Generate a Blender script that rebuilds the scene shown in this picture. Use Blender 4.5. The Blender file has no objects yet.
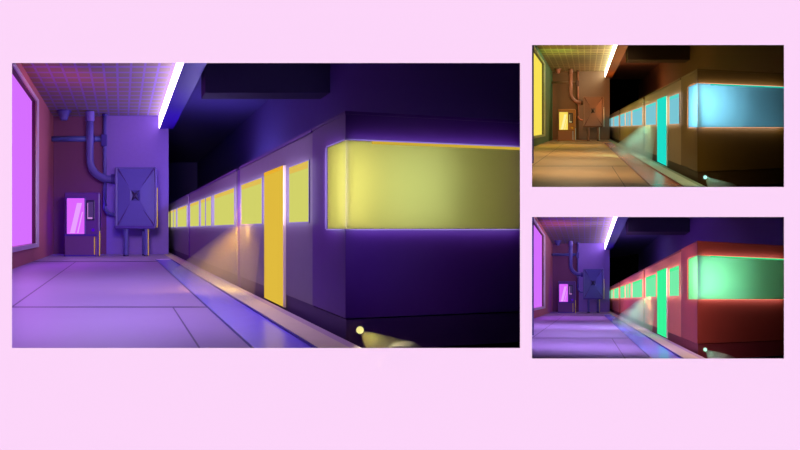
import bpy, bmesh, math, random
from mathutils import Vector, Matrix, Euler

# ------------------------------------------------------------------ camera, world, key light, exposure
scene = bpy.context.scene
COL = scene.collection
F_PX, PCX, PCY = 640.0, 340.0, 225.0           # focal length in pixels, principal point of the 800x450 frame
EYE = Vector((0.0, 0.0, 1.6))
WALL = 3.7                                     # distance from the eye to the pink display wall

cam_d = bpy.data.cameras.new('camera')
cam_d.sensor_fit = 'HORIZONTAL'
cam_d.sensor_width = 36.0
cam_d.lens = 36.0 * F_PX / 800.0
cam_d.shift_x = (400.0 - PCX) / 800.0
cam_d.shift_y = 0.0
cam_d.clip_start = 0.05
cam = bpy.data.objects.new('camera', cam_d)
cam.location = EYE
cam.rotation_euler = (math.pi / 2, 0, 0)
COL.objects.link(cam)
scene.camera = cam

world = bpy.data.worlds.new('world')
scene.world = world
world.use_nodes = True
world.node_tree.nodes['Background'].inputs[0].default_value = (0, 0, 0, 1)
world.node_tree.nodes['Background'].inputs[1].default_value = 0.0

scene.view_settings.view_transform = 'Standard'
scene.view_settings.look = 'None'
scene.view_settings.exposure = 0.0
scene.view_settings.gamma = 1.0
scene.view_settings.use_curve_mapping = False

SUN_GRAZE = math.radians(1.5)                  # an added sun raking along the display wall from the left
sun_d = bpy.data.lights.new('wall_fill_sun', 'SUN')
sun_d.energy = 3.31 / math.sin(SUN_GRAZE)
sun_d.angle = math.radians(0.1)
sun = bpy.data.objects.new('wall_fill_sun', sun_d)
sun.rotation_euler = Vector((math.cos(SUN_GRAZE), math.sin(SUN_GRAZE), 0)).to_track_quat('-Z', 'Y').to_euler()
COL.objects.link(sun)


# ------------------------------------------------------------------ colours and materials
def lin(c):
    def f(v):
        v /= 255.0
        return v / 12.92 if v <= 0.04045 else ((v + 0.055) / 1.055) ** 2.4
    return (f(c[0]), f(c[1]), f(c[2]), 1.0)


def mul(c, s):
    return (c[0] * s, c[1] * s, c[2] * s, 1.0)


_m = {}


def new_mat(name):
    m = bpy.data.materials.new(name)
    m.use_nodes = True
    nt = m.node_tree
    for n in list(nt.nodes):
        nt.nodes.remove(n)
    out = nt.nodes.new('ShaderNodeOutputMaterial')
    return m, nt, out


def paint(rgb, rough=0.6, metal=0.0, grain=0.06, scale=9.0, spec=0.3):
    """plain painted surface with a faint mottled grain"""
    key = ('p', tuple(rgb), rough, metal, grain, scale, spec)
    if key in _m:
        return _m[key]
    m, nt, out = new_mat('paint')
    b = nt.nodes.new('ShaderNodeBsdfPrincipled')
    b.inputs['Roughness'].default_value = rough
    b.inputs['Metallic'].default_value = metal
    b.inputs['Specular IOR Level'].default_value = spec
    tc = nt.nodes.new('ShaderNodeTexCoord')
    nz = nt.nodes.new('ShaderNodeTexNoise')
    nz.inputs['Scale'].default_value = scale
    nz.inputs['Detail'].default_value = 4
    mx = nt.nodes.new('ShaderNodeMix')
    mx.data_type = 'RGBA'
    c = lin(rgb)
    mx.inputs[6].default_value = mul(c, 1 - grain)
    mx.inputs[7].default_value = mul(c, 1 + grain)
    nt.links.new(tc.outputs['Object'], nz.inputs['Vector'])
    nt.links.new(nz.outputs['Fac'], mx.inputs[0])
    nt.links.new(mx.outputs[2], b.inputs['Base Color'])
    nt.links.new(b.outputs[0], out.inputs[0])
    _m[key] = m
    return m


def glow(rgb, strength=1.0):
    key = ('g', tuple(rgb), strength)
    if key in _m:
        return _m[key]
    m, nt, out = new_mat('lit')
    e = nt.nodes.new('ShaderNodeEmission')
    e.inputs[0].default_value = lin(rgb)
    e.inputs[1].default_value = strength
    nt.links.new(e.outputs[0], out.inputs[0])
    _m[key] = m
    return m


def matte(linear_rgb):
    m, nt, out = new_mat('matte')
    d = nt.nodes.new('ShaderNodeBsdfDiffuse')
    d.inputs[0].default_value = (*linear_rgb, 1)
    nt.links.new(d.outputs[0], out.inputs[0])
    return m


def frosted(rgb):
    """milky glazing, lit from the lamp behind it"""
    m, nt, out = new_mat('frosted')
    t = nt.nodes.new('ShaderNodeBsdfTranslucent')
    t.inputs[0].default_value = lin(rgb)
    nt.links.new(t.outputs[0], out.inputs[0])
    return m


def math_node(nt, op, a, b=None):
    n = nt.nodes.new('ShaderNodeMath')
    n.operation = op
    for i, v in enumerate((a, b)):
        if v is None:
            continue
        if isinstance(v, (int, float)):
            n.inputs[i].default_value = v
        else:
            nt.links.new(v, n.inputs[i])
    return n.outputs[0]


def uv_surface(rgb, line_rgb, maker, rough, grain=0.06, spec=0.3, nscale=1.2):
    """surface whose joints are drawn from its own UV map (u = metres across, v = metres along)"""
    m, nt, out = new_mat('jointed')
    b = nt.nodes.new('ShaderNodeBsdfPrincipled')
    b.inputs['Roughness'].default_value = rough
    b.inputs['Specular IOR Level'].default_value = spec
    uv = nt.nodes.new('ShaderNodeUVMap')
    sp = nt.nodes.new('ShaderNodeSeparateXYZ')
    nt.links.new(uv.outputs[0], sp.inputs[0])
    mask = maker(nt, sp.outputs[0], sp.outputs[1])
    nz = nt.nodes.new('ShaderNodeTexNoise')
    nz.inputs['Scale'].default_value = nscale
    nz.inputs['Detail'].default_value = 5
    nt.links.new(uv.outputs[0], nz.inputs['Vector'])
    g = nt.nodes.new('ShaderNodeMix')
    g.data_type = 'RGBA'
    c = lin(rgb)
    g.inputs[6].default_value = mul(c, 1 - grain)
    g.inputs[7].default_value = mul(c, 1 + grain)
    nt.links.new(nz.outputs['Fac'], g.inputs[0])
    mx = nt.nodes.new('ShaderNodeMix')
    mx.data_type = 'RGBA'
    nt.links.new(mask, mx.inputs[0])
    nt.links.new(g.outputs[2], mx.inputs[6])
    mx.inputs[7].default_value = lin(line_rgb)
    nt.links.new(mx.outputs[2], b.inputs['Base Color'])
    nt.links.new(b.outputs[0], out.inputs[0])
    return m


def floor_lines(nt, u, v):
    def band(s, c, w):
        return math_node(nt, 'LESS_THAN', math_node(nt, 'ABSOLUTE', math_node(nt, 'SUBTRACT', s, c)), w)
    l1 = band(v, 5.98, 0.045)
    l2 = band(v, 14.36, 0.16)
    mid = math_node(nt, 'MULTIPLY', math_node(nt, 'GREATER_THAN', v, 5.98), math_node(nt, 'LESS_THAN', v, 14.36))
    l3 = math_node(nt, 'MULTIPLY', band(u, -1.03, 0.011), mid)
    l4 = math_node(nt, 'MULTIPLY', band(u, 0.475, 0.007), math_node(nt, 'LESS_THAN', v, 5.98))
    return math_node(nt, 'MAXIMUM', math_node(nt, 'MAXIMUM', l1, l2), math_node(nt, 'MAXIMUM', l3, l4))


def ceiling_lines(nt, u, v):
    a = math_node(nt, 'LESS_THAN', math_node(nt, 'FRACT', math_node(nt, 'MULTIPLY', math_node(nt, 'ADD', u, 20.0), 1 / 0.28)), 0.17)
    b = math_node(nt, 'LESS_THAN', math_node(nt, 'FRACT', math_node(nt, 'MULTIPLY', v, 1 / 0.46)), 0.26)
    return math_node(nt, 'MULTIPLY', math_node(nt, 'MAXIMUM', a, b), 0.6)


def haze(rgb, density):
    m, nt, out = new_mat('haze')
    v = nt.nodes.new('ShaderNodeVolumeScatter')
    v.inputs['Color'].default_value = lin(rgb)
    v.inputs['Density'].default_value = density
    nt.links.new(v.outputs[0], out.inputs['Volume'])
    return m


# ------------------------------------------------------------------ mesh helpers
def link(name, bm, mat, parent=None, smooth=False, bevel=0.0, segs=2):
    bmesh.ops.recalc_face_normals(bm, faces=bm.faces[:])
    me = bpy.data.meshes.new(name)
    bm.to_mesh(me)
    bm.free()
    if mat:
        me.materials.append(mat)
    if smooth:
        for p in me.polygons:
            p.use_smooth = True
    o = bpy.data.objects.new(name, me)
    COL.objects.link(o)
    if parent:
        o.parent = parent
    if bevel:
        b = o.modifiers.new('bevel', 'BEVEL')
        b.width = bevel
        b.segments = segs
        b.limit_method = 'ANGLE'
    return o


def tag(o, label=None, cat=None, group=None, kind=None):
    if label:
        o['label'] = label
    if cat:
        o['category'] = cat
    if group:
        o['group'] = group
    if kind:
        o['kind'] = kind
    return o


def empty(name, loc):
    o = bpy.data.objects.new(name, None)
    o.empty_display_size = 0.1
    o.location = loc
    COL.objects.link(o)
    return o


def hexa(bm, pts):
    """eight corners: bottom ring 0-3, top ring 4-7"""
    v = [bm.verts.new(p) for p in pts]
    for f in ((0, 1, 2, 3), (4, 5, 6, 7), (0, 1, 5, 4), (1, 2, 6, 5), (2, 3, 7, 6), (3, 0, 4, 7)):
        bm.faces.new([v[i] for i in f])


def box(bm, x0, x1, y0, y1, z0, z1):
    hexa(bm, [(x0, y0, z0), (x1, y0, z0), (x1, y1, z0), (x0, y1, z0),
              (x0, y0, z1), (x1, y0, z1), (x1, y1, z1), (x0, y1, z1)])


def tube(bm, pts, r, n=16, caps=True):
    pts = [Vector(p) for p in pts]
    up = Vector((0, 1, 0))
    rings = []
    for i, p in enumerate(pts):
        t = (pts[min(i + 1, len(pts) - 1)] - pts[max(i - 1, 0)]).normalized()
        a = t.cross(up)
        if a.length < 1e-4:
            a = t.cross(Vector((1, 0, 0)))
        a.normalize()
        b = t.cross(a).normalized()
        rr = r[i] if isinstance(r, (list, tuple)) else r
        rings.append([bm.verts.new(p + a * rr * math.cos(2 * math.pi * k / n) + b * rr * math.sin(2 * math.pi * k / n)) for k in range(n)])
    for i in range(len(rings) - 1):
        for k in range(n):
            bm.faces.new((rings[i][k], rings[i][(k + 1) % n], rings[i + 1][(k + 1) % n], rings[i + 1][k]))
    if caps:
        bm.faces.new(rings[0])
        bm.faces.new(rings[-1])


def arc(c, r, a0, a1, n, plane='xz'):
    out = []
    for i in range(n + 1):
        a = a0 + (a1 - a0) * i / n
        out.append((c[0] + r * math.cos(a), c[1], c[2] + r * math.sin(a)))
    return out


# ------------------------------------------------------------------ one underground station behind one opening
FLOOR, CEIL = -0.729, 3.277
XL, XB, XE, XT = -2.0, 1.37, 1.47, 1.52         # left wall, end of back wall, platform edge, side of the train
ZB = 18.66


class Station:
    def __init__(s, px, py, k, vx, vy, pal, words, idx):
        """k = model scale; the gallery runs away from the wall along the oblique axis s.axis"""
        s.k, s.pal, s.words, s.idx = k, pal, words, idx
        s.axis = Vector(((vx - PCX) / F_PX, 1.0, (PCY - vy) / F_PX))
        s.datum = EYE + s.axis * WALL           # where the axis pierces the display wall
        s.rect = (px[0], px[1], py[0], py[1])

    def P(s, x, y, z):
        return s.datum + Vector((s.k * x, 0, s.k * y)) + s.axis * (z - WALL)

    # axis-aligned block in gallery coordinates
    def blk(s, bm, x0, x1, y0, y1, z0, z1):
        hexa(bm, [s.P(x0, y0, z0), s.P(x1, y0, z0), s.P(x1, y0, z1), s.P(x0, y0, z1),
                  s.P(x0, y1, z0), s.P(x1, y1, z0), s.P(x1, y1, z1), s.P(x0, y1, z1)])

    def block(s, name, mat, *e, parent=None):
        bm = bmesh.new()
        s.blk(bm, *e)
        o = link(name, bm, mat)
        if parent:
            s.adopt(o, parent)
        return o

    def adopt(s, o, parent):
        o.parent = parent
        o.matrix_parent_inverse = Matrix.Translation(parent.location).inverted()

    def sheet(s, name, mat, x0, x1, z0, z1, y, thick, nz=32):
        """floor or ceiling slab with u = metres across, v = metres along on its face"""
        bm = bmesh.new()
        uv = bm.loops.layers.uv.new('UVMap')
        for (ya, yb) in ((y, y + thick),):
            grid = {}
            for j in range(nz + 1):
                z = z0 + (z1 - z0) * j / nz
                for i, x in enumerate((max(x0, -114.0 * z / 640.0), x1)):     # the slab is cut to the splay of the opening
                    for l, yy in enumerate((ya, yb)):
                        grid[i, j, l] = (bm.verts.new(s.P(x, yy, z)), x, z)
            def face(keys):
                f = bm.faces.new([grid[q][0] for q in keys])
                for lp, q in zip(f.loops, keys):
                    lp[uv].uv = (grid[q][1], grid[q][2])
            for j in range(nz):
                for l in (0, 1):
                    face([(0, j, l), (1, j, l), (1, j + 1, l), (0, j + 1, l)])
                for i in (0, 1):
                    face([(i, j, 0), (i, j + 1, 0), (i, j + 1, 1), (i, j, 1)])
            for j in (0, nz):
                face([(0, j, 0), (1, j, 0), (1, j, 1), (0, j, 1)])
        return link(name, bm, mat)

    # ---------------------------------------------------------------- lamps, most of them added without fixtures
    def lamp(s, kind, name, at, rgb, power, aim=None, size=0.1, spot=60, blend=0.3):
        d = bpy.data.lights.new(name, kind)
        d.color = lin(rgb)[:3]
        d.energy = power * s.k ** 1.5
        if kind == 'AREA':
            d.shape = 'RECTANGLE'
            d.size, d.size_y = (size if isinstance(size, tuple) else (size, size))
            d.size *= s.k
            d.size_y *= s.k
        else:
            d.shadow_soft_size = size * s.k
        if kind == 'SPOT':
            d.spot_size = math.radians(spot)
            d.spot_blend = blend
        o = bpy.data.objects.new(name, d)
        o.location = s.P(*at)
        if aim is not None:
            o.rotation_euler = (s.P(*aim) - s.P(*at)).to_track_quat('-Z', 'Y').to_euler()
        COL.objects.link(o)
        return o

    # ---------------------------------------------------------------- shell
    def shell(s):
        p = s.pal
        st = lambda o: tag(o, kind='structure')
        zf, zl, zc = WALL + 0.16, 10.7, 12.2      # where floor, left wall and ceiling meet the splayed baffles behind the opening
        st(s.sheet('floor', uv_surface(p['floor'], p['floor_line'], floor_lines, 0.45), XL, 0.789, zf, 20.0, FLOOR, -0.06))
        st(s.sheet('floor', uv_surface(p['floor'], p['floor_line'], floor_lines, 0.45), 0.789, 1.21, 15.55, 20.0, FLOOR, -0.06))
        st(s.block('trim_1', paint(p['strip'], 0.25, spec=0.6), 0.789, 1.21, FLOOR - 0.06, FLOOR - 0.018, zf, 15.55))
        st(s.block('trim_2', paint(p['strip_dark'], 0.5), 0.789, 0.812, FLOOR - 0.018, FLOOR - 0.001, zf, 15.55))  # shadow at the recess edge, painted in as a dark line
        st(s.block('trim_3', paint(p['strip_dark'], 0.5), 1.196, 1.21, FLOOR - 0.018, FLOOR - 0.004, zf, 15.55))  # recess wall: its dark blue and its shadow in one colour
        # platform edge: a cream kerb with a paler lip beside the train
        st(s.block('trim_4', paint(p['kerb'], 0.6), 1.21, 1.40, FLOOR - 0.06, FLOOR, zf, 26.0))
        st(s.block('trim_5', paint(p['kerb_lip'], 0.6), 1.40, XE, FLOOR - 0.06, FLOOR, zf, 26.0))
        # ceiling of small square tiles
        st(s.sheet('ceiling', uv_surface(p['ceil'], p['ceil_line'], ceiling_lines, 0.6), XL, 1.2, zc, 20.0, CEIL, 0.1))
        # left wall, in pieces round its window
        lw = bmesh.new()
        wz0, wz1, wy0, wy1 = zl + 0.1, 14.75, -0.33, 2.95
        for e in ((XL - 0.15, XL, FLOOR - 0.1, CEIL, zl, wz0), (XL - 0.15, XL, FLOOR - 0.1, CEIL, wz1, 20.0),
                  (XL - 0.15, XL, FLOOR - 0.1, wy0, wz0, wz1), (XL - 0.15, XL, wy1, CEIL, wz0, wz1)):
            s.blk(lw, *e)
        st(link('wall_left', lw, paint(p['wall_left'], 0.7)))
        w = empty('window_%d' % s.idx, s.P(XL, wy0, wz0))
        tag(w, kind='structure')
        fr = bmesh.new()
        t = 0.09
        hx0, hx1 = XL - 0.02, XL + 0.045
        for e in ((hx0, hx1, wy0 - t, wy0, wz0 - .1, wz1 + .34), (hx0, hx1, wy1, wy1 + t, wz0 - .1, wz1 + .34),
                  (hx0, hx1, wy0, wy1, wz1, wz1 + .34), (hx0, hx1, wy0, wy1, wz0 - .1, wz0)):
            s.blk(fr, *e)
        s.adopt(link('frame', fr, paint(p['frame'], 0.4)), w)
        gs = bmesh.new()
        for e in ((XL - 0.06, XL + 0.01, wy1 - .035, wy1, wz0, wz1), (XL - 0.06, XL + 0.01, wy0, wy1, wz1 - .12, wz1)):
            s.blk(gs, *e)
        s.adopt(link('reveal', gs, paint(p['frame_dark'], 0.6)), w)
        s.adopt(s.block('pane', glow(p['window'], p['window_s']), XL - 0.12, XL - 0.07, wy0, wy1, wz0, wz1), w)
        # back wall: deep bay on the left, pier standing forward on the right
        bw = bmesh.new()
        s.blk(bw, XL - 0.3, -0.45, FLOOR - 0.3, CEIL + 0.1, ZB, ZB + 0.4)
        st(link('wall_back', bw, paint(p['wall_back_bay'], 0.7)))
        st(s.block('wall_back', paint(p['wall_back'], 0.7), -0.45, XB - 0.02, FLOOR - 0.3, CEIL + 0.1, ZB - 0.12, ZB + 0.4))
        # lighting beam along the platform edge, its inner face a strip of light
        st(s.block('trim_6', paint(p['beam'], 0.5), 1.085, 1.487, 2.90, CEIL + 0.4, 11.1, ZB - 0.14))
        st(s.block('trim_7', glow(p['cove'], p['cove_s']), 1.07, 1.085, 2.91, CEIL - 0.01, 11.2, ZB - 0.15))
        # tunnel round the train
        tn = paint(p['tunnel'], 0.8)
        st(s.block('ceiling', tn, 1.487, 4.3, CEIL + 0.25, CEIL + 0.35, 13.0, 34.0))
        st(s.block('wall_right', tn, 4.0, 4.15, -1.9, CEIL + 0.3, 6.45, 34.0))
        st(s.block('wall_end', tn, XB - 0.2, 4.3, -1.9, CEIL + 0.5, 34.0, 34.3))
        st(s.block('wall_inner', tn, XB - 0.22, XB - 0.02, -1.9, CEIL + 0.3, ZB + 0.3, 34.0))
        st(s.block('floor', paint(p['bed'], 0.9), XE - 0.05, 4.1, -1.9, -1.7, 10.0, 34.0))
        st(s.block('wall_platform', tn, XE - 0.1, XE - 0.005, -1.9, FLOOR - 0.06, 10.0, 34.0))
        bm = bmesh.new()
        s.blk(bm, 1.6, 4.0, 2.62, CEIL + 0.25, 12.3, 12.9)
        st(link('trim_8', bm, paint(p['tunnel_beam'], 0.8)))
        # splayed baffles behind the opening: four unseen dark boards added to stop stray light
        x0, x1, y0, y1 = s.rect
        g, w = 3.5, 1.2
        dark = matte((0.002, 0.002, 0.002))
        def cor(px, py, z):
            return EYE + Vector(((px - PCX) / F_PX * z, z, (PCY - py) / F_PX * z))
        for nm, (a0, b0, a1, b1), far in (('right', (x1 + g, y0 - g, x1 + g + w, y1 + g), 6.6), ('left', (x0 - g - w, y0 - g, x0 - g, y1 + g), zl + 0.4),
                                          ('top', (x0 - g, y0 - g - w, x1 + g, y0 - g), 13.4), ('bottom', (x0 - g, y1 + g, x1 + g, y1 + g + w), WALL + 0.35)):
            bm = bmesh.new()
            hexa(bm, [cor(px, py, z) for z in (WALL + 0.007, far) for px, py in ((a0, b0), (a1, b0), (a1, b1), (a0, b1))])
            st(link('baffle_' + nm, bm, dark))

    # ---------------------------------------------------------------- train
    def train(s):
        p = s.pal
        root = empty('train', s.P(XT, -0.84, 4.4))
        tag(root, s.words['train'], 'train', 'trains standing at the platforms')
        TOP, SK = 0.782, -0.608
        side, dark, skirt = paint(p['train_side'], 0.5), paint(p['train_dark'], 0.5), paint(p['train_skirt'], 0.6)
        X2 = 2.985
        cars = ((5.107, 8.24), (8.50, 14.30), (14.74, 33.0))
        for (a, b) in cars:
            s.block('carriage_body', side, XT, X2, SK, TOP - 0.012, a, b, parent=root)
            s.block('skirt', skirt, XT + 0.012, X2, -0.84, SK, a, b, parent=root)
            s.block('roof_edge', dark, XT - 0.012, X2, TOP - 0.012, TOP + 0.018, a, b, parent=root)
        for (a, b) in ((8.24, 8.50), (14.30, 14.74)):
            s.block('gangway', paint(p['gap'], 0.7), XT + 0.015, X2 - 0.1, -0.84, TOP - 0.01, a, b, parent=root)

        # cab: plan outline with a raked nose
        def plan(bm, y0, y1, pts):
            lo = [bm.verts.new(s.P(x, y0, z)) for x, z in pts]
            hi = [bm.verts.new(s.P(x, y1, z)) for x, z in pts]
            n = len(pts)
            bm.faces.new(lo)
            bm.faces.new(hi)
            for i in range(n):
                bm.faces.new((lo[i], lo[(i + 1) % n], hi[(i + 1) % n], hi[i]))
        def front(x):
            return 4.353 + (x - XT) * (0.387 / 1.43)
        WB, WT, ZS, XR = 0.0, 0.605, 4.745, 2.962
        cab = bmesh.new()
        ring = [(XT, 4.353), (X2, front(X2)), (X2, 5.107), (XT, 5.107)]
        plan(cab, SK, WB, ring)
        plan(cab, WT, TOP, ring)
        plan(cab, WB, WT, [(XT, ZS), (XT + 0.05, ZS), (XT + 0.05, 5.107), (XT, 5.107)])
        plan(cab, WB, WT, [(XR, front(XR)), (X2, front(X2)), (X2, 5.107), (XR, 5.107)])
        plan(cab, WB, WT, [(XT + 0.05, 5.02), (XR, 5.02), (XR, 5.107), (XT + 0.05, 5.107)])
        cb = link('cab', cab, dark)
        s.adopt(cb, root)
        bm = bmesh.new()
        plan(bm, TOP, TOP + 0.02, [(XT - 0.006, 4.345), (X2, front(X2) - 0.008), (X2, 5.107), (XT - 0.006, 5.107)])
        s.adopt(link('cab_roof', bm, dark), root)
        bm = bmesh.new()
        plan(bm, -0.84, SK - 0.012, [(XT + 0.012, 4.37), (X2, front(X2) + 0.02), (X2, 5.107), (XT + 0.012, 5.107)])
        s.adopt(link('cab_skirt', bm, skirt), root)
        # wrap-round cab window of milky glass
        bm = bmesh.new()
        plan(bm, WB, WT, [(XT + 0.004, ZS), (XT + 0.004, 4.357), (XR, front(XR) + 0.004), (XR, front(XR) + 0.014), (XT + 0.016, 4.368), (XT + 0.016, ZS)])
        cw = link('cab_window', bm, frosted(p['cab_glass']))
        s.adopt(cw, root)
        # unseen grey boards added in the cab to even out its window light
        bm = bmesh.new()
        inner = [(XT + 0.02, 4.375), (XR, front(XR) + 0.02), (XR, 5.01), (XT + 0.06, 5.01), (XT + 0.02, ZS)]
        plan(bm, WB + 0.001, WB + 0.008, inner)
        plan(bm, WT - 0.008, WT - 0.001, inner)
        plan(bm, WB + 0.008, WT - 0.008, [(XT + 0.06, 5.0), (XR, 5.0), (XR, 5.012), (XT + 0.06, 5.012)])
        s.adopt(link('cab_reflector', bm, paint((105, 105, 105), 0.8)), root)
        # seal round the cab window
        bm = bmesh.new()
        h, t = p['seal_h'], 0.009
        def rail_front(y0, y1):
            plan(bm, y0, y1, [(XT - h, 4.353 - h), (XR, front(XR) - h), (XR, front(XR)), (XT, 4.353)])
        def rail_side(y0, y1):
            plan(bm, y0, y1, [(XT - h, 4.353 - h), (XT, 4.353), (XT, ZS), (XT - h, ZS)])
        for f in (rail_front, rail_side):
            f(WB - t, WB)
            f(WT, WT + t)
        plan(bm, WB, WT, [(XT - h, ZS), (XT, ZS), (XT, ZS + .03), (XT - h, ZS + .03)])
        s.adopt(link('window_seal', bm, paint(p['seal'], 0.5)), cw)
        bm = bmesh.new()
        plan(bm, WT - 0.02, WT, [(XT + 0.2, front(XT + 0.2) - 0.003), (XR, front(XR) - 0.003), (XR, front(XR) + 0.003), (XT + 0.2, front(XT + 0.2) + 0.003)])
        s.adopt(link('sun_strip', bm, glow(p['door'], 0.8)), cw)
        # windows along the side
        def wz(x):
            return 972.8 / (x - 122.0)
        wins = [(163.0, 165.5), (166.5, 169.6), (171.0, 173.3), (174.0, 176.2), (177.9, 186.9), (190.6, 199.2), (201.5, 205.4),
                (206.6, 211.5), (215.0, 234.6), (242.2, 262.4), (290.2, 309.3)]
        for i, (xa, xb) in enumerate(wins):
            zf, zn = wz(xa), wz(xb)
            y0, y1 = 0.06, 0.555
            fr = bmesh.new()
            tz, ty = 0.014 * zn / 5, 0.009
            for e in ((y0 - ty, y0, zn - tz, zf + tz), (y1, y1 + ty, zn - tz, zf + tz), (y0, y1, zn - tz, zn), (y0, y1, zf, zf + tz)):
                s.blk(fr, XT - h, XT, *e)
            o = link('window', fr, paint(p['seal'], 0.5))
            s.adopt(o, root)
            s.adopt(s.block('pane', glow(p['pane'], 1.0), XT - h - 0.003, XT + 0.01, y0, y1, zn, zf), o)
            s.adopt(s.block('blind', glow(p['blind'], 1.0), XT - h - 0.006, XT - h - 0.003, y1 - 0.06, y1 - 0.001, zn + .01, zf - .01), o)  # oranger emissive strip along the top of the pane
        # sliding door
        zf, zn = wz(265.5), wz(284.8)
        d = s.block('door', glow(p['door'], 1.0), XT - 0.014, XT + 0.02, FLOOR + 0.002, 0.592, zn, zf, parent=root)
        s.adopt(s.block('door_header', glow(p['door_head'], 1.0), XT - 0.016, XT - 0.012, 0.56, 0.595, zn, zf), d)
        s.adopt(s.block('door_edge', paint(p['kerb'], 0.5), XT - 0.016, XT - 0.0, FLOOR + 0.002, 0.592, zn - 0.045, zn), d)
        # headlight
        hx = 1.636
        hz = front(hx) + 0.016
        c = s.P(hx, -0.693, hz)
        k = s.k
        bm = bmesh.new()
        tube(bm, [c + Vector((0, 0.02 * k, 0)), c + Vector((0, -0.012 * k, 0))], [0.034 * k, 0.034 * k], 20)
        hl = link('headlight', bm, skirt)
        s.adopt(hl, root)
        bm = bmesh.new()
        prof = [(0.0, .026), (-.006, .024), (-.012, .017), (-.015, .006)]
        tube(bm, [c + Vector((0, (a - 0.012) * k, 0)) for a, r in prof], [r * k for a, r in prof], 20)
        s.adopt(link('lens', bm, glow(p['lens'], 1.1), smooth=True), hl)
        # beam of light hanging in the tunnel haze
        tip = s.P(hx, -0.693, hz) + Vector((0, -0.03 * k, 0))
        end = s.P(hx + 0.02, -0.82, WALL + 0.06)
        n = 24
        bm = bmesh.new()
        L = (end - tip).length
        tube(bm, [tip, end], [0.008 * k, 0.17 * k], n)
        tag(link('light_beam', bm, haze(p['beam_haze'], p['haze_d'] / k)), s.words['beam'], 'light beam', 'headlight beams', 'stuff')
        s.headlamp = (tip, end)
        # shaft of light falling from the door across the platform edge
        bm = bmesh.new()
        n = 24
        turn = [2 * math.pi * i / n for i in range(n)]
        top = [bm.verts.new(s.P(1.42 + 0.03 * math.cos(t), 0.03, 7.45 + 1.0 * math.sin(t))) for t in turn]
        bot = [bm.verts.new(s.P(1.12 + 0.37 * math.cos(t), FLOOR + 0.005, 8.9 + 3.0 * math.sin(t))) for t in turn]
        bm.faces.new(top)
        bm.faces.new(bot)
        for i in range(n):
            j = (i + 1) % n
            bm.faces.new((top[i], top[j], bot[j], bot[i]))
        tag(link('light_shaft', bm, haze(p['shaft_haze'], p['shaft_d'] / k)), s.words['shaft'], 'light shaft', 'light shafts from the doors', 'stuff')

    # ---------------------------------------------------------------- things at the end of the platform
    def furniture(s):
        p, k = s.pal, s.k
        # ---- vending machine
        s.roots = []
        base = s.P(0, FLOOR, 17.03)
        u = 17.03 / 640.0 / k * 1.0           # metres (unscaled) per main-picture pixel at this depth
        U = 17.03 / 640.0 * k
        X = lambda px: (px - 122.0) * U
        Zp = lambda py: (256.4 - py) * U
        r = empty('vending_machine', base + Vector((X(82), 0, 0)))
        tag(r, s.words['vending'], 'vending machine', 'vending machines at the platform ends')
        s.roots.append(r)
        ox = X(82)
        def part(name, mat, x0, x1, y0, y1, z0, z1, par=None, bev=0.0):
            bm = bmesh.new()
            box(bm, X(x0) - ox, X(x1) - ox, y0 * k, y1 * k, Zp(z0), Zp(z1))
            return link(name, bm, mat, par or r, bevel=bev * k)
        cab = part('cabinet', paint(p['vend'], 0.4), 64.2, 100, 0.03, 0.75, 256.4, 192.3, bev=0.04)
        part('front_panel', paint(p['vend_front'], 0.4), 64.6, 97, 0.0, 0.05, 256.0, 235.5, bev=0.012)
        part('kick_plate', paint(p['vend_dark'], 0.5), 64.4, 96.5, -0.01, 0.03, 256.4, 254.8)
        part('ledge', paint(p['vend_dark'], 0.4), 64.4, 97, -0.02, 0.05, 236.0, 234.2)
        wfr = part('display_frame', paint(p['vend_dark'], 0.4), 65.6, 85.6, 0.0, 0.04, 235.0, 197.0, bev=0.02)
        bm = bmesh.new()
        box(bm, X(66.9) - ox, X(84.4) - ox, -0.015 * k, 0.01 * k, Zp(234), Zp(198.2))
        link('display_glass', bm, glow(p['vend_glow'], 1.0), wfr, bevel=0.06 * k, segs=4)
        # slanting pale reflections painted in as glowing shapes on the glass
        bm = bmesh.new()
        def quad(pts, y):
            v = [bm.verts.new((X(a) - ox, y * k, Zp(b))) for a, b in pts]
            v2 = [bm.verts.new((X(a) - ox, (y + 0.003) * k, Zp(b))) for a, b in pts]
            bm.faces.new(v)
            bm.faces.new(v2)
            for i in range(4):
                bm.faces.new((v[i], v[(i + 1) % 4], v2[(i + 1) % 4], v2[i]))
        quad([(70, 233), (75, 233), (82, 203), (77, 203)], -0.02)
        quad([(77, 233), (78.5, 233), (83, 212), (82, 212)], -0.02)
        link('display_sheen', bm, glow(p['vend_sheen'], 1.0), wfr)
        sl = part('payment_panel', paint(p['vend_black'], 0.4), 86.3, 94.7, -0.012, 0.035, 220.3, 200.2, bev=0.015)
        bm = bmesh.new()
        box(bm, X(87.6) - ox, X(93.2) - ox, -0.018 * k, 0, Zp(218.8), Zp(202))
        link('screen', bm, paint(p['vend_screen'], 0.3), sl)
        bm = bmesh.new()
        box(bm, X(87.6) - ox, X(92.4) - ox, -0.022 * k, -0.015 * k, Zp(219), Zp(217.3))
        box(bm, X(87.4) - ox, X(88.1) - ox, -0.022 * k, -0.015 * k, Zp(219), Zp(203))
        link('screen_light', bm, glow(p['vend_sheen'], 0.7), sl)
        bm = bmesh.new()
        tube(bm, [(X(93) - ox, 0.04 * k, Zp(230)), (X(93) - ox, 0.0, Zp(230))], 0.045 * k, 18)
        link('button', bm, glow(p['button'], 0.8), r)
        part('corner_glint', paint(p['rim'], 0.35), 94.0, 95.0, -0.015, 0.02, 254.6, 236.6)  # light from the train, painted in as a thin strip
        part('corner_glint', paint(p['rim'], 0.35), 99.2, 100.2, 0.02, 0.06, 256.0, 231)  # another thin strip with the train light in its colour
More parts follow.
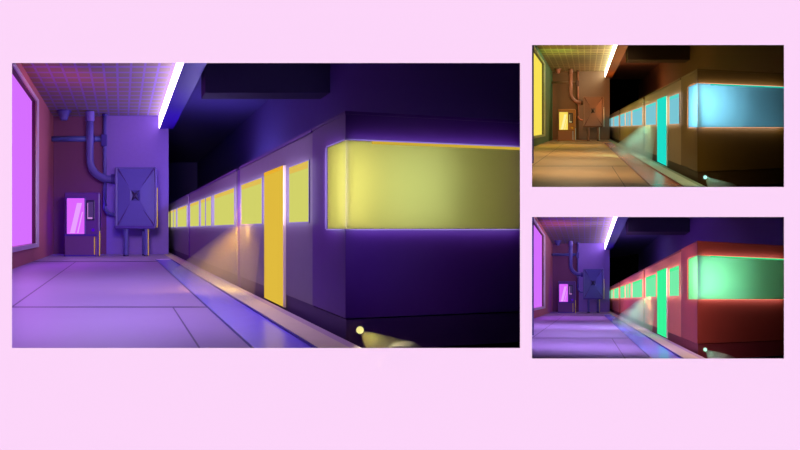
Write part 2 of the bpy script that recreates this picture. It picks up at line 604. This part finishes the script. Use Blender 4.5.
        part('halo_strip', glow(p['vend_edge'], p['vend_edge_s']), 64.6, 67.5, 0.752, 0.79, 248, 196)  # added hidden glowing strip, for the halo on the wall behind

        # ---- cabinet on legs with pressed cross creases
        base = s.P(0, FLOOR, 17.25)
        U = 17.25 / 640.0 * k
        X = lambda px: (px - 135.5) * U
        Zp = lambda py: (256.1 - py) * U
        r = empty('switch_cabinet', s.P((135.5 - 122) * 17.25 / 640, FLOOR, 17.25))
        tag(r, s.words['cabinet'], 'cabinet', 'switch cabinets on legs')
        s.roots.append(r)
        body = paint(p['tank'], 0.4)
        y0, y1 = -0.08 * k, 0.45 * k
        bm = bmesh.new()
        # front sheet folded into four shallow triangles round a dimple
        L, R_, B, T = X(117.0), X(155), Zp(226.5), Zp(168.2)
        cx, cz = X(135), Zp(195.8)
        box_v = [bm.verts.new(v) for v in ((L, y0, B), (R_, y0, B), (R_, y0, T), (L, y0, T), (L, y1, B), (R_, y1, B), (R_, y1, T), (L, y1, T))]
        for f in ((4, 5, 6, 7), (0, 1, 5, 4), (1, 2, 6, 5), (2, 3, 7, 6), (3, 0, 4, 7)):
            bm.faces.new([box_v[i] for i in f])
        m = [bm.verts.new((cx + a * X(140.5) * 1.0, y0 - 0.035 * k, cz + b * 5.5 * U)) for a, b in ((-1, -1), (1, -1), (1, 1), (-1, 1))]
        dm = bm.verts.new((cx, y0 + 0.02 * k, cz))
        for i in range(4):
            j = (i + 1) % 4
            bm.faces.new((box_v[i], box_v[j], m[j], m[i]))
            bm.faces.new((m[i], m[j], dm))
        link('body', bm, body, r)
        def bx(name, mat, x0, x1, ya, yb, z0, z1, bev=0.0, par=None):
            b = bmesh.new()
            box(b, X(x0), X(x1), ya * k, yb * k, Zp(z0), Zp(z1))
            return link(name, b, mat, par or r, bevel=bev * k)
        edge = paint(p['tank_edge'], 0.4)
        bx('side_rail', edge, 114.8, 117.4, -0.11, 0.1, 227, 168, 0.02)
        bx('side_rail', edge, 154.2, 156.6, -0.11, 0.1, 227, 168, 0.02)
        bx('base_rail', paint(p['tank_dark'], 0.5), 115.4, 154.6, -0.12, 0.45, 228.9, 225.8, 0.015)
        bx('top_rail', edge, 115.4, 155.6, -0.1, 0.45, 169, 167.3, 0.012)
        bx('rail_glint', paint(p['rim'], 0.35), 156.4, 157.6, -0.06, 0.0, 227.5, 188)  # highlight from the train put into this strip's colour
        # creases
        for (a, b) in (((118, 169), (128.5, 186)), ((154, 169), (142, 186)), ((118, 225), (130, 203)), ((154, 225), (143, 210))):
            pa, pb = Vector((X(a[0]), y0 - 0.004 * k, Zp(a[1]))), Vector((X(b[0]), y0 - 0.028 * k, Zp(b[1])))
            bm = bmesh.new()
            tube(bm, [pa, pa.lerp(pb, .5), pb], [0.03 * k, 0.016 * k, 0.004 * k], 8)
            link('crease', bm, paint(p['tank_crease'], 0.6), r)
        bm = bmesh.new()
        for a in range(4):
            t = math.pi / 4 + a * math.pi / 2
            tube(bm, [(cx - math.cos(t) * 1.2 * U, y0 - 0.045 * k, cz - math.sin(t) * 1.6 * U), (cx + math.cos(t) * 1.4 * U, y0 - 0.05 * k, cz + math.sin(t) * 2.0 * U), (cx + math.cos(t) * 5.0 * U, y0 - 0.042 * k, cz + math.sin(t) * 7.0 * U)], [0.05 * k, 0.045 * k, 0.006 * k], 8)
        link('star_handle', bm, paint(p['vend_black'], 0.5), r)
        for (lx0, lx1, ya, yb) in ((123.6, 128.4, -0.07, 0.03), (144.0, 148.0, -0.07, 0.03), (124.6, 128.2, 0.34, 0.43), (142.6, 146.4, 0.34, 0.43)):
            bm = bmesh.new()
            xm, w = (X(lx0) + X(lx1)) / 2, (X(lx1) - X(lx0)) / 2
            ym = (ya + yb) / 2 * k
            tube(bm, [(xm, ym, 0.03 * k), (xm, ym, Zp(228.5))], w, 14)
            lg = link('leg', bm, body, r, smooth=False)
            bm = bmesh.new()
            tube(bm, [(xm, ym, 0.0), (xm, ym, 0.035 * k)], w * 1.12, 14)
            link('foot', bm, paint(p['vend_black'], 0.6), lg)
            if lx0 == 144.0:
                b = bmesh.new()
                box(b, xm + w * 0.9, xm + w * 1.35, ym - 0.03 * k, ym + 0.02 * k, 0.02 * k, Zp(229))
                link('rim', b, paint(p['rim'], 0.35), lg)  # train light on the leg, painted as a strip

        # ---- fat air duct: down from the ceiling, elbow into the cabinet
        ZD = 17.74
        U = ZD / 640.0 * k
        base = s.P(0, 0, ZD)
        X = lambda px: (px - 122.0) * U
        Y = lambda py: (229.0 - py) * U
        r = empty('air_duct', base)
        tag(r, s.words['duct'], 'duct', 'air ducts at the platform ends')
        s.roots.append(r)
        bm = bmesh.new()
        rad = 3.9 * U
        pts = [(X(89.8), 0, Y(113.5)), (X(89.8), 0, Y(140)), (X(89.8), 0, Y(159))]
        R0 = 19.5 * U
        c = (X(89.8) + R0, 0, Y(159.5))
        pts += arc(c, R0, math.pi, 1.5 * math.pi, 12)
        pts += [(X(113), 0, Y(179))]
        tube(bm, pts, rad, 20)
        link('pipe', bm, paint(p['pipe'], 0.4), r, smooth=True)
        bm = bmesh.new()
        tube(bm, [(X(89.9), 0, Y(111.5)), (X(89.9), 0, Y(121.4))], 4.6 * U, 20)
        link('collar', bm, paint(p['pipe_collar'], 0.5), r, bevel=0.015 * k)
        bm = bmesh.new()
        tube(bm, [(X(110.8), 0, Y(179)), (X(115.2), 0, Y(179))], 5.0 * U, 20)
        link('flange', bm, paint(p['pipe_dark'], 0.5), r, bevel=0.015 * k)

        # ---- thin conduit down the wall, curling into the cabinet
        ZD = 18.16
        U = ZD / 640.0 * k
        base = s.P(0, 0, ZD)
        r = empty('conduit', base)
        tag(r, s.words['conduit'], 'pipe', 'conduits at the platform ends')
        s.roots.append(r)
        bm = bmesh.new()
        R0 = 8.5 * U
        pts = [(X(104.7) * 1, 0, Y(115)), (X(104.7), 0, Y(160)), (X(104.7), 0, Y(206))]
        pts += arc((X(104.7) + R0, 0, Y(206)), R0, math.pi, 1.5 * math.pi, 10)
        pts += [(X(116), 0, Y(206) - R0)]
        tube(bm, pts, 1.9 * U, 14)
        link('pipe', bm, paint(p['pipe'], 0.4), r, smooth=True)
        bm = bmesh.new()
        tube(bm, [(X(104.8), 0, Y(114.0)), (X(104.8), 0, Y(116.2))], 2.7 * U, 14)
        link('collar', bm, paint(p['pipe_dark'], 0.5), r)
        bm = bmesh.new()
        box(bm, X(101.2), X(107.2), -2.4 * U, 2.4 * U, Y(146.5), Y(134.5))
        link('junction_box', bm, paint(p['pipe_dark'], 0.5), r, bevel=0.02 * k)

        # ---- horizontal pipe from the left wall
        r = empty('wall_pipe', s.P(XL, (229 - 138.9) * 18.2 / 640, 18.2))
        tag(r, s.words['wallpipe'], 'pipe', 'wall pipes at the platform ends')
        s.roots.append(r)
        U = 18.2 / 640.0 * k
        bm = bmesh.new()
        a0 = -0.02 * k
        tube(bm, [(a0, 0, 0), ((101.5 - 53.4) * U + 0.02 * k, 0, 0)], 2.8 * U, 16)
        link('pipe', bm, paint(p['wall_pipe'], 0.45), r, smooth=True)
        bm = bmesh.new()
        tube(bm, [((95.5 - 53.4) * U, 0, 0), ((97 - 53.4) * U, 0, 0)], 3.6 * U, 16)
        link('coupling', bm, paint(p['pipe_dark'], 0.5), r)

        # ---- funnel loudspeaker under the ceiling
        ZD = 17.74
        U = ZD / 640.0 * k
        r = empty('ceiling_speaker', s.P((63.9 - 122) * ZD / 640, CEIL, ZD))
        tag(r, s.words['speaker'], 'speaker', 'funnel speakers under the ceilings')
        s.roots.append(r)
        bm = bmesh.new()
        prof = [(0.0, 6.9), (-0.9, 7.2), (-1.6, 6.9), (-3.6, 5.4), (-6.4, 4.5), (-8.6, 4.1), (-9.6, 3.0)]
        tube(bm, [(0, 0, a * U) for a, b in prof], [b * U for a, b in prof], 24)
        link('horn', bm, paint(p['pipe'], 0.45), r, smooth=True)
        bm = bmesh.new()
        tube(bm, [(0, 0, 0.02 * k), (0, 0, -1.5 * U)], 7.45 * U, 24)
        link('rim', bm, paint(p['pipe_dark'], 0.5), r)

    def square_up(s):
        """the furniture stands square to the run of the platform: depth follows the gallery axis"""
        for o in s.roots:
            for c in o.children_recursive:
                if c.type == 'MESH':
                    for v in c.data.vertices:
                        v.co.x += v.co.y * s.axis.x
                        v.co.z += v.co.y * s.axis.z

    # ---------------------------------------------------------------- lamps
    def lamps(s):
        p = s.pal
        k = s.k
        s.lamp('AREA', 'platform_fill', (0.0, 1.15, 4.75), p['L_plat'], p['P_plat'], aim=(-0.1, -0.7, 5.6), size=(1.2, 0.6))  # added unseen fill for the near platform floor
        s.lamp('AREA', 'platform_fill', (-0.3, 1.9, 8.5), p['L_plat'], p['P_mid'], aim=(-0.4, -0.7, 8.9), size=(1.2, 2.4))  # added unseen fill for the middle of the floor
        s.lamp('AREA', 'platform_fill', (-0.2, 1.45, 6.5), p['L_plat'], p['P_mid'] * 0.35, aim=(-0.3, -0.7, 6.8), size=(1.2, 1.2))  # added unseen fill between the other two
        s.lamp('SPOT', 'back_wall_fill', (0.15, 1.3, 9.8), p['L_plat2'], p['P_plat2'], aim=(-0.3, 0.7, 18.0), size=0.5, spot=44, blend=0.6)  # added unseen spot that brightens the back wall
        s.lamp('SPOT', 'wall_lamp', (-1.0, 1.9, 13.6), p['L_red'], p['P_red'], aim=(-1.75, 3.0, 14.0), size=0.3, spot=150, blend=0.6)
        s.lamp('SPOT', 'ceiling_fill', (0.6, 2.0, 13.6), p['L_plat2'], p['P_up'], aim=(0.5, 3.2, 14.0), size=0.3, spot=150, blend=0.6)  # added unseen fill that brightens the ceiling
        s.lamp('AREA', 'window_light', (XL + 0.12, 1.0, 12.4), p['window'], p['P_win'], aim=(1.5, -1.0, 12.4), size=(2.0, 2.0))
        s.lamp('SPOT', 'train_side_fill', (0.88, 0.45, 7.6), p['L_door'], p['P_door'], aim=(1.52, -0.28, 7.95), size=0.04, spot=98, blend=0.2)  # added unseen spot for the warm patch on the train's side
        s.lamp('SPOT', 'shaft_light', (1.40, 0.06, 7.6), p['L_door'], p['P_shaft'], aim=(1.15, FLOOR, 8.5), size=0.05, spot=140, blend=0.4)
        s.lamp('POINT', 'tunnel_fill', (2.2, 1.2, 17.0), p['L_tun'], p['P_tun'], size=0.2)  # added unseen fill deep in the tunnel
        s.lamp('SPOT', 'tunnel_fill_spot', (2.0, 1.6, 9.0), p['L_tun'], p['P_tun'] * 0.5, aim=(2.9, 2.8, 16.0), size=0.2, spot=70, blend=0.7)  # added unseen spot that brightens the tunnel beam and far wall
        s.lamp('SPOT', 'nose_fill', (1.6, -0.1, WALL + 0.08), p['L_nose'], p['P_nose'], aim=(1.75, -0.1, 4.5), size=0.1, spot=165, blend=0.9)  # added unseen fill for the front of the train
        s.lamp('SPOT', 'rim_fill', (1.42, 0.3, 15.6), p['L_rim'], p['P_rim'], aim=(0.2, -0.2, 17.3), size=0.05, spot=50, blend=0.5)  # added unseen spot, stands in for train light on the furniture edges
        # unseen lamps facing the train, added for halos round its lit windows
        def wash(name, at, span_a, span_b, height, power, off, col='L_wash'):
            d = bpy.data.lights.new(name, 'AREA')
            d.shape = 'RECTANGLE'
            u = s.P(*span_b) - s.P(*span_a)
            d.size, d.size_y = u.length, height * k
            d.color = lin(p[col])[:3]
            d.energy = power * k
            d.use_shadow = True
            o = bpy.data.objects.new(name, d)
            x = u.normalized()
            y = Vector((0, 0, 1))
            y = (y - x * y.dot(x)).normalized()
            z = x.cross(y)                       # the lamp shines along -z
            m = Matrix((x, y, z)).transposed().to_4x4()
            m.translation = (s.P(*span_a) + s.P(*span_b)) / 2 + z * off * k
            o.matrix_world = m
            COL.objects.link(o)
        wash('window_halo_fill', None, (XT, 0.31, 20.0), (XT, 0.31, 5.2), 0.53, p['P_wash'], 0.06)
        wash('cab_halo_fill', None, (XT + 0.03, 0.30, 4.37), (2.96, 0.30, 4.74), 0.64, p['P_wash2'], 0.06)
        wash('cab_halo_fill', None, (XT, 0.30, 4.77), (XT, 0.30, 4.40), 0.62, p['P_wash2'] * 0.3, 0.06)
        wash('cab_lamp', None, (2.36, 0.30, 4.585), (1.82, 0.30, 4.44), 0.58, p['P_cab'], 0.22 / k ** 0.5, 'L_cab')
        tip, end = s.headlamp
        d = bpy.data.lights.new('head_lamp', 'SPOT')
        d.color = lin(p['lens'])[:3]
        d.energy = p['P_head'] * s.k * s.k
        d.spot_size = math.radians(60)
        d.spot_blend = 0.6
        d.shadow_soft_size = 0.01 * s.k
        o = bpy.data.objects.new('head_lamp', d)
        o.location = tip
        o.rotation_euler = (end - tip).to_track_quat('-Z', 'Y').to_euler()
        COL.objects.link(o)


violet = dict(
    floor=(158, 132, 196), floor_line=(80, 55, 120), strip=(130, 112, 255), strip_dark=(50, 30, 140), kerb=(222, 202, 180), kerb_lip=(190, 160, 180),
    ceil=(128, 112, 112), ceil_line=(130, 98, 215), wall_left=(165, 88, 110), frame=(190, 165, 205), frame_dark=(70, 20, 60), window=(214, 110, 255), window_s=1.0,
    wall_back=(115, 85, 175), wall_back_bay=(102, 52, 98), beam=(55, 12, 168), cove=(240, 215, 255), cove_s=7.0, tunnel=(85, 72, 140), tunnel_beam=(60, 50, 85), bed=(40, 30, 40),
    train_side=(100, 88, 112), train_dark=(68, 26, 112), train_skirt=(55, 28, 85), gap=(85, 35, 125), cab_glass=(252, 253, 203), seal=(110, 92, 145), seal_s=0.8, seal_h=0.007,
    pane=(210, 210, 105), blind=(225, 190, 85), door=(224, 186, 62), door_head=(235, 175, 45), lens=(232, 222, 140), beam_haze=(235, 215, 170), haze_d=1.2,
    vend=(82, 42, 135), vend_front=(92, 52, 128), vend_dark=(60, 30, 150), vend_black=(38, 25, 80), vend_glow=(222, 100, 255), vend_sheen=(232, 160, 255), vend_screen=(85, 70, 125),
    button=(85, 10, 205), rim=(215, 195, 70), vend_edge=(70, 0, 190), vend_edge_s=40.0,  # rim: train light put into the strip colour
    tank=(72, 64, 152), tank_edge=(82, 70, 150), tank_dark=(60, 35, 135), tank_crease=(60, 35, 120), pipe=(78, 68, 155), pipe_collar=(100, 80, 180), pipe_dark=(55, 40, 130), wall_pipe=(65, 70, 150),
    L_plat=(220, 192, 255), P_plat=44, P_mid=68, L_plat2=(236, 212, 240), P_plat2=1600, P_up=25, L_red=(255, 105, 75), P_red=45, P_win=40, L_door=(255, 208, 62), P_door=60, P_shaft=32, shaft_haze=(255, 225, 170), shaft_d=0.35, L_tun=(185, 170, 255), P_tun=140, L_wash=(225, 215, 255), P_wash=60, P_wash2=9,
    L_nose=(170, 110, 255), P_nose=7, L_cab=(236, 255, 242), P_cab=0.53, L_rim=(255, 230, 100), P_rim=8, P_head=20)

amber = dict(violet)
amber.update(
    floor=(190, 150, 105), floor_line=(110, 80, 40), strip=(190, 110, 75), strip_dark=(110, 50, 20), kerb=(180, 205, 185), kerb_lip=(120, 150, 125),
    ceil=(140, 125, 85), ceil_line=(205, 190, 130), wall_left=(72, 112, 62), frame=(150, 165, 90), frame_dark=(60, 60, 10), window=(250, 225, 85),
    wall_back=(124, 102, 80), wall_back_bay=(115, 85, 50), beam=(150, 90, 35), cove=(255, 245, 215), tunnel=(95, 65, 50), tunnel_beam=(60, 48, 35), bed=(30, 25, 15),
    train_side=(130, 115, 85), train_dark=(84, 64, 22), train_skirt=(60, 42, 12), gap=(80, 60, 20), cab_glass=(205, 240, 255), seal=(150, 110, 75),
    pane=(122, 198, 212), blind=(90, 215, 205), door=(30, 222, 200), door_head=(30, 225, 190), lens=(170, 235, 225), beam_haze=(200, 230, 220), shaft_haze=(190, 235, 220),
    vend=(170, 110, 40), vend_front=(150, 95, 50), vend_dark=(140, 85, 10), vend_black=(50, 35, 20), vend_glow=(255, 222, 90), vend_sheen=(255, 240, 160), vend_screen=(110, 90, 60),
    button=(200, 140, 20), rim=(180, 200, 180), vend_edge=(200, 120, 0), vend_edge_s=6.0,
    tank=(142, 102, 74), tank_edge=(135, 98, 66), tank_dark=(105, 60, 30), tank_crease=(105, 60, 35), pipe=(165, 105, 75), pipe_collar=(140, 90, 60), pipe_dark=(95, 60, 35), wall_pipe=(125, 95, 60),
    L_plat=(255, 222, 170), P_plat=34, P_mid=72, L_plat2=(255, 215, 175), L_red=(170, 255, 120), P_red=35, L_wash=(255, 225, 205), L_door=(170, 255, 225), L_tun=(255, 170, 110), L_nose=(255, 225, 140), P_nose=24, L_cab=(190, 236, 255), P_cab=0.15, L_rim=(140, 255, 240))

coral = dict(violet)
coral.update(
    train_side=(215, 125, 90), train_dark=(150, 64, 56), train_skirt=(120, 45, 55), gap=(150, 50, 40), cab_glass=(214, 255, 232), seal=(200, 100, 75),
    pane=(118, 238, 170), blind=(80, 245, 150), door=(55, 245, 155), door_head=(40, 245, 140), lens=(190, 250, 215), beam_haze=(190, 245, 215), shaft_haze=(190, 245, 215),
    L_wash=(255, 225, 215), P_nose=28, P_plat=72, P_mid=108, L_door=(190, 255, 200), P_cab=0.28, P_tun=55, P_wash2=6, L_cab=(165, 255, 205), L_nose=(255, 205, 190))

W1 = dict(train='dark violet train with glowing yellow windows and a golden door, in the largest opening',
          beam='pale yellow headlight beam under the violet train nose in the largest opening',
          shaft='warm shaft of light slanting from the golden door over the violet platform edge',
          vending='violet vending machine with a glowing magenta display, in the largest opening',
          cabinet='blue-violet switch cabinet on legs with crossed creases, in the largest opening',
          duct='fat blue-violet air duct bending into the cabinet in the largest opening',
          conduit='thin violet conduit with junction box between duct and cabinet in the largest opening',
          wallpipe='short horizontal blue pipe above the vending machine in the largest opening',
          speaker='blue funnel speaker under the tiled ceiling corner in the largest opening')
W2 = dict(train='dark brown train with glowing pale blue windows and a turquoise door, in amber-lit opening',
          beam='pale turquoise headlight beam under the brown train nose',
          shaft='pale turquoise shaft of light slanting from the turquoise door over the platform edge',
          vending='amber vending machine with a glowing yellow display, in the amber-lit opening',
          cabinet='rusty brown switch cabinet on legs beside the amber vending machine',
          duct='fat reddish brown air duct bending into the rusty cabinet',
          conduit='thin brown conduit with junction box between brown duct and rusty cabinet',
          wallpipe='short horizontal brown pipe above the amber vending machine',
          speaker='brown funnel speaker under the greenish tiled ceiling')
W3 = dict(train='coral red train with glowing mint green windows and a bright green door',
          beam='pale green headlight beam under the coral red train nose',
          shaft='pale green shaft of light slanting from the bright green door over the platform edge',
          vending='small violet vending machine with magenta display, on the coral train\'s platform',
          cabinet='small blue-violet switch cabinet on legs, on the coral train\'s platform',
          duct='small blue-violet air duct bending into cabinet, on the coral train\'s platform',
          conduit='small thin violet conduit beside the cabinet, on the coral train\'s platform',
          wallpipe='short horizontal blue pipe above the small violet vending machine by the coral train',
          speaker='small blue funnel speaker under the ceiling over the coral train\'s platform')

# pixel rectangles of the three openings: (x0, x1), (y0, y1)
OPEN = [((12, 520), (63, 348)), ((532, 784), (45, 187)), ((532, 784), (217, 358.5))]
KS = 252.0 / 508.0

# ------------------------------------------------------------------ pink display wall with three openings
def wall_point(px, py, dz=0.0):
    z = WALL
    return EYE + Vector(((px - PCX) / F_PX * z, z + dz, (PCY - py) / F_PX * z))

bm = bmesh.new()
xs = sorted({-2400, 2400, 12, 520, 532, 784})
ys = sorted({-1200, 1400, 63, 348, 45, 187, 217, 358.5})
def in_hole(cx, cy):
    return any(a[0] < cx < a[1] and b[0] < cy < b[1] for a, b in OPEN)
vs = {}
def gv(x, y, b):
    if (x, y, b) not in vs:
        ox = oy = 0.0
        if b:                                   # the back edge of each opening is cut wider: a sharp bevel
            for (a0, a1), (b0, b1) in OPEN:
                if a0 <= x <= a1 and b0 <= y <= b1:
                    ox = -3.0 if x == a0 else 3.0 if x == a1 else 0.0
                    oy = -3.0 if y == b0 else 3.0 if y == b1 else 0.0
        vs[x, y, b] = bm.verts.new(wall_point(x + ox, y + oy, 0.006 * b))
    return vs[x, y, b]
solid = {}
for i in range(len(xs) - 1):
    for j in range(len(ys) - 1):
        solid[i, j] = not in_hole((xs[i] + xs[i + 1]) / 2, (ys[j] + ys[j + 1]) / 2)
for (i, j), f in solid.items():
    if not f:
        continue
    c = [(xs[i], ys[j]), (xs[i + 1], ys[j]), (xs[i + 1], ys[j + 1]), (xs[i], ys[j + 1])]
    for b in (0, 1):
        bm.faces.new([gv(x, y, b) for x, y in c])
    for (di, dj, a, b2) in ((0, -1, 0, 1), (1, 0, 1, 2), (0, 1, 2, 3), (-1, 0, 3, 0)):
        if not solid.get((i + di, j + dj), False):
            bm.faces.new([gv(*c[a], 0), gv(*c[b2], 0), gv(*c[b2], 1), gv(*c[a], 1)])
tag(link('wall_front', bm, matte((0.93, 0.637, 0.905))), kind='structure')

# closed dark housing, unseen, added to block stray sun behind the display wall
hx0, hx1, hy0, hy1, hz0, hz1 = -15.5, 11.5, WALL + 0.006, 35.5, -5.0, 7.0
dark = matte((0.004, 0.004, 0.004))
for nm, e in (('left', (hx0, hx0 + .1, hy0, hy1, hz0, hz1)), ('right', (hx1 - .1, hx1, hy0, hy1, hz0, hz1)), ('back', (hx0, hx1, hy1 - .1, hy1, hz0, hz1)),
              ('under', (hx0, hx1, hy0, hy1, hz0, hz0 + .1)), ('over', (hx0, hx1, hy0, hy1, hz1 - .1, hz1))):
    bm = bmesh.new()
    box(bm, *e)
    tag(link('wall_' + nm, bm, dark), kind='structure')

# ------------------------------------------------------------------ the three stations
for idx, (pal, words) in enumerate(((violet, W1), (amber, W2), (coral, W3))):
    k = 1.0 if idx == 0 else KS
    (x0, x1), (y0, y1) = OPEN[idx]
    vx = x0 + k * (122 - 12)
    vy = y0 + k * (229 - 63)
    S = Station((x0, x1), (y0, y1), k, vx, vy, pal, words, idx + 1)
    S.shell()
    S.train()
    S.furniture()
    S.square_up()
    S.lamps()
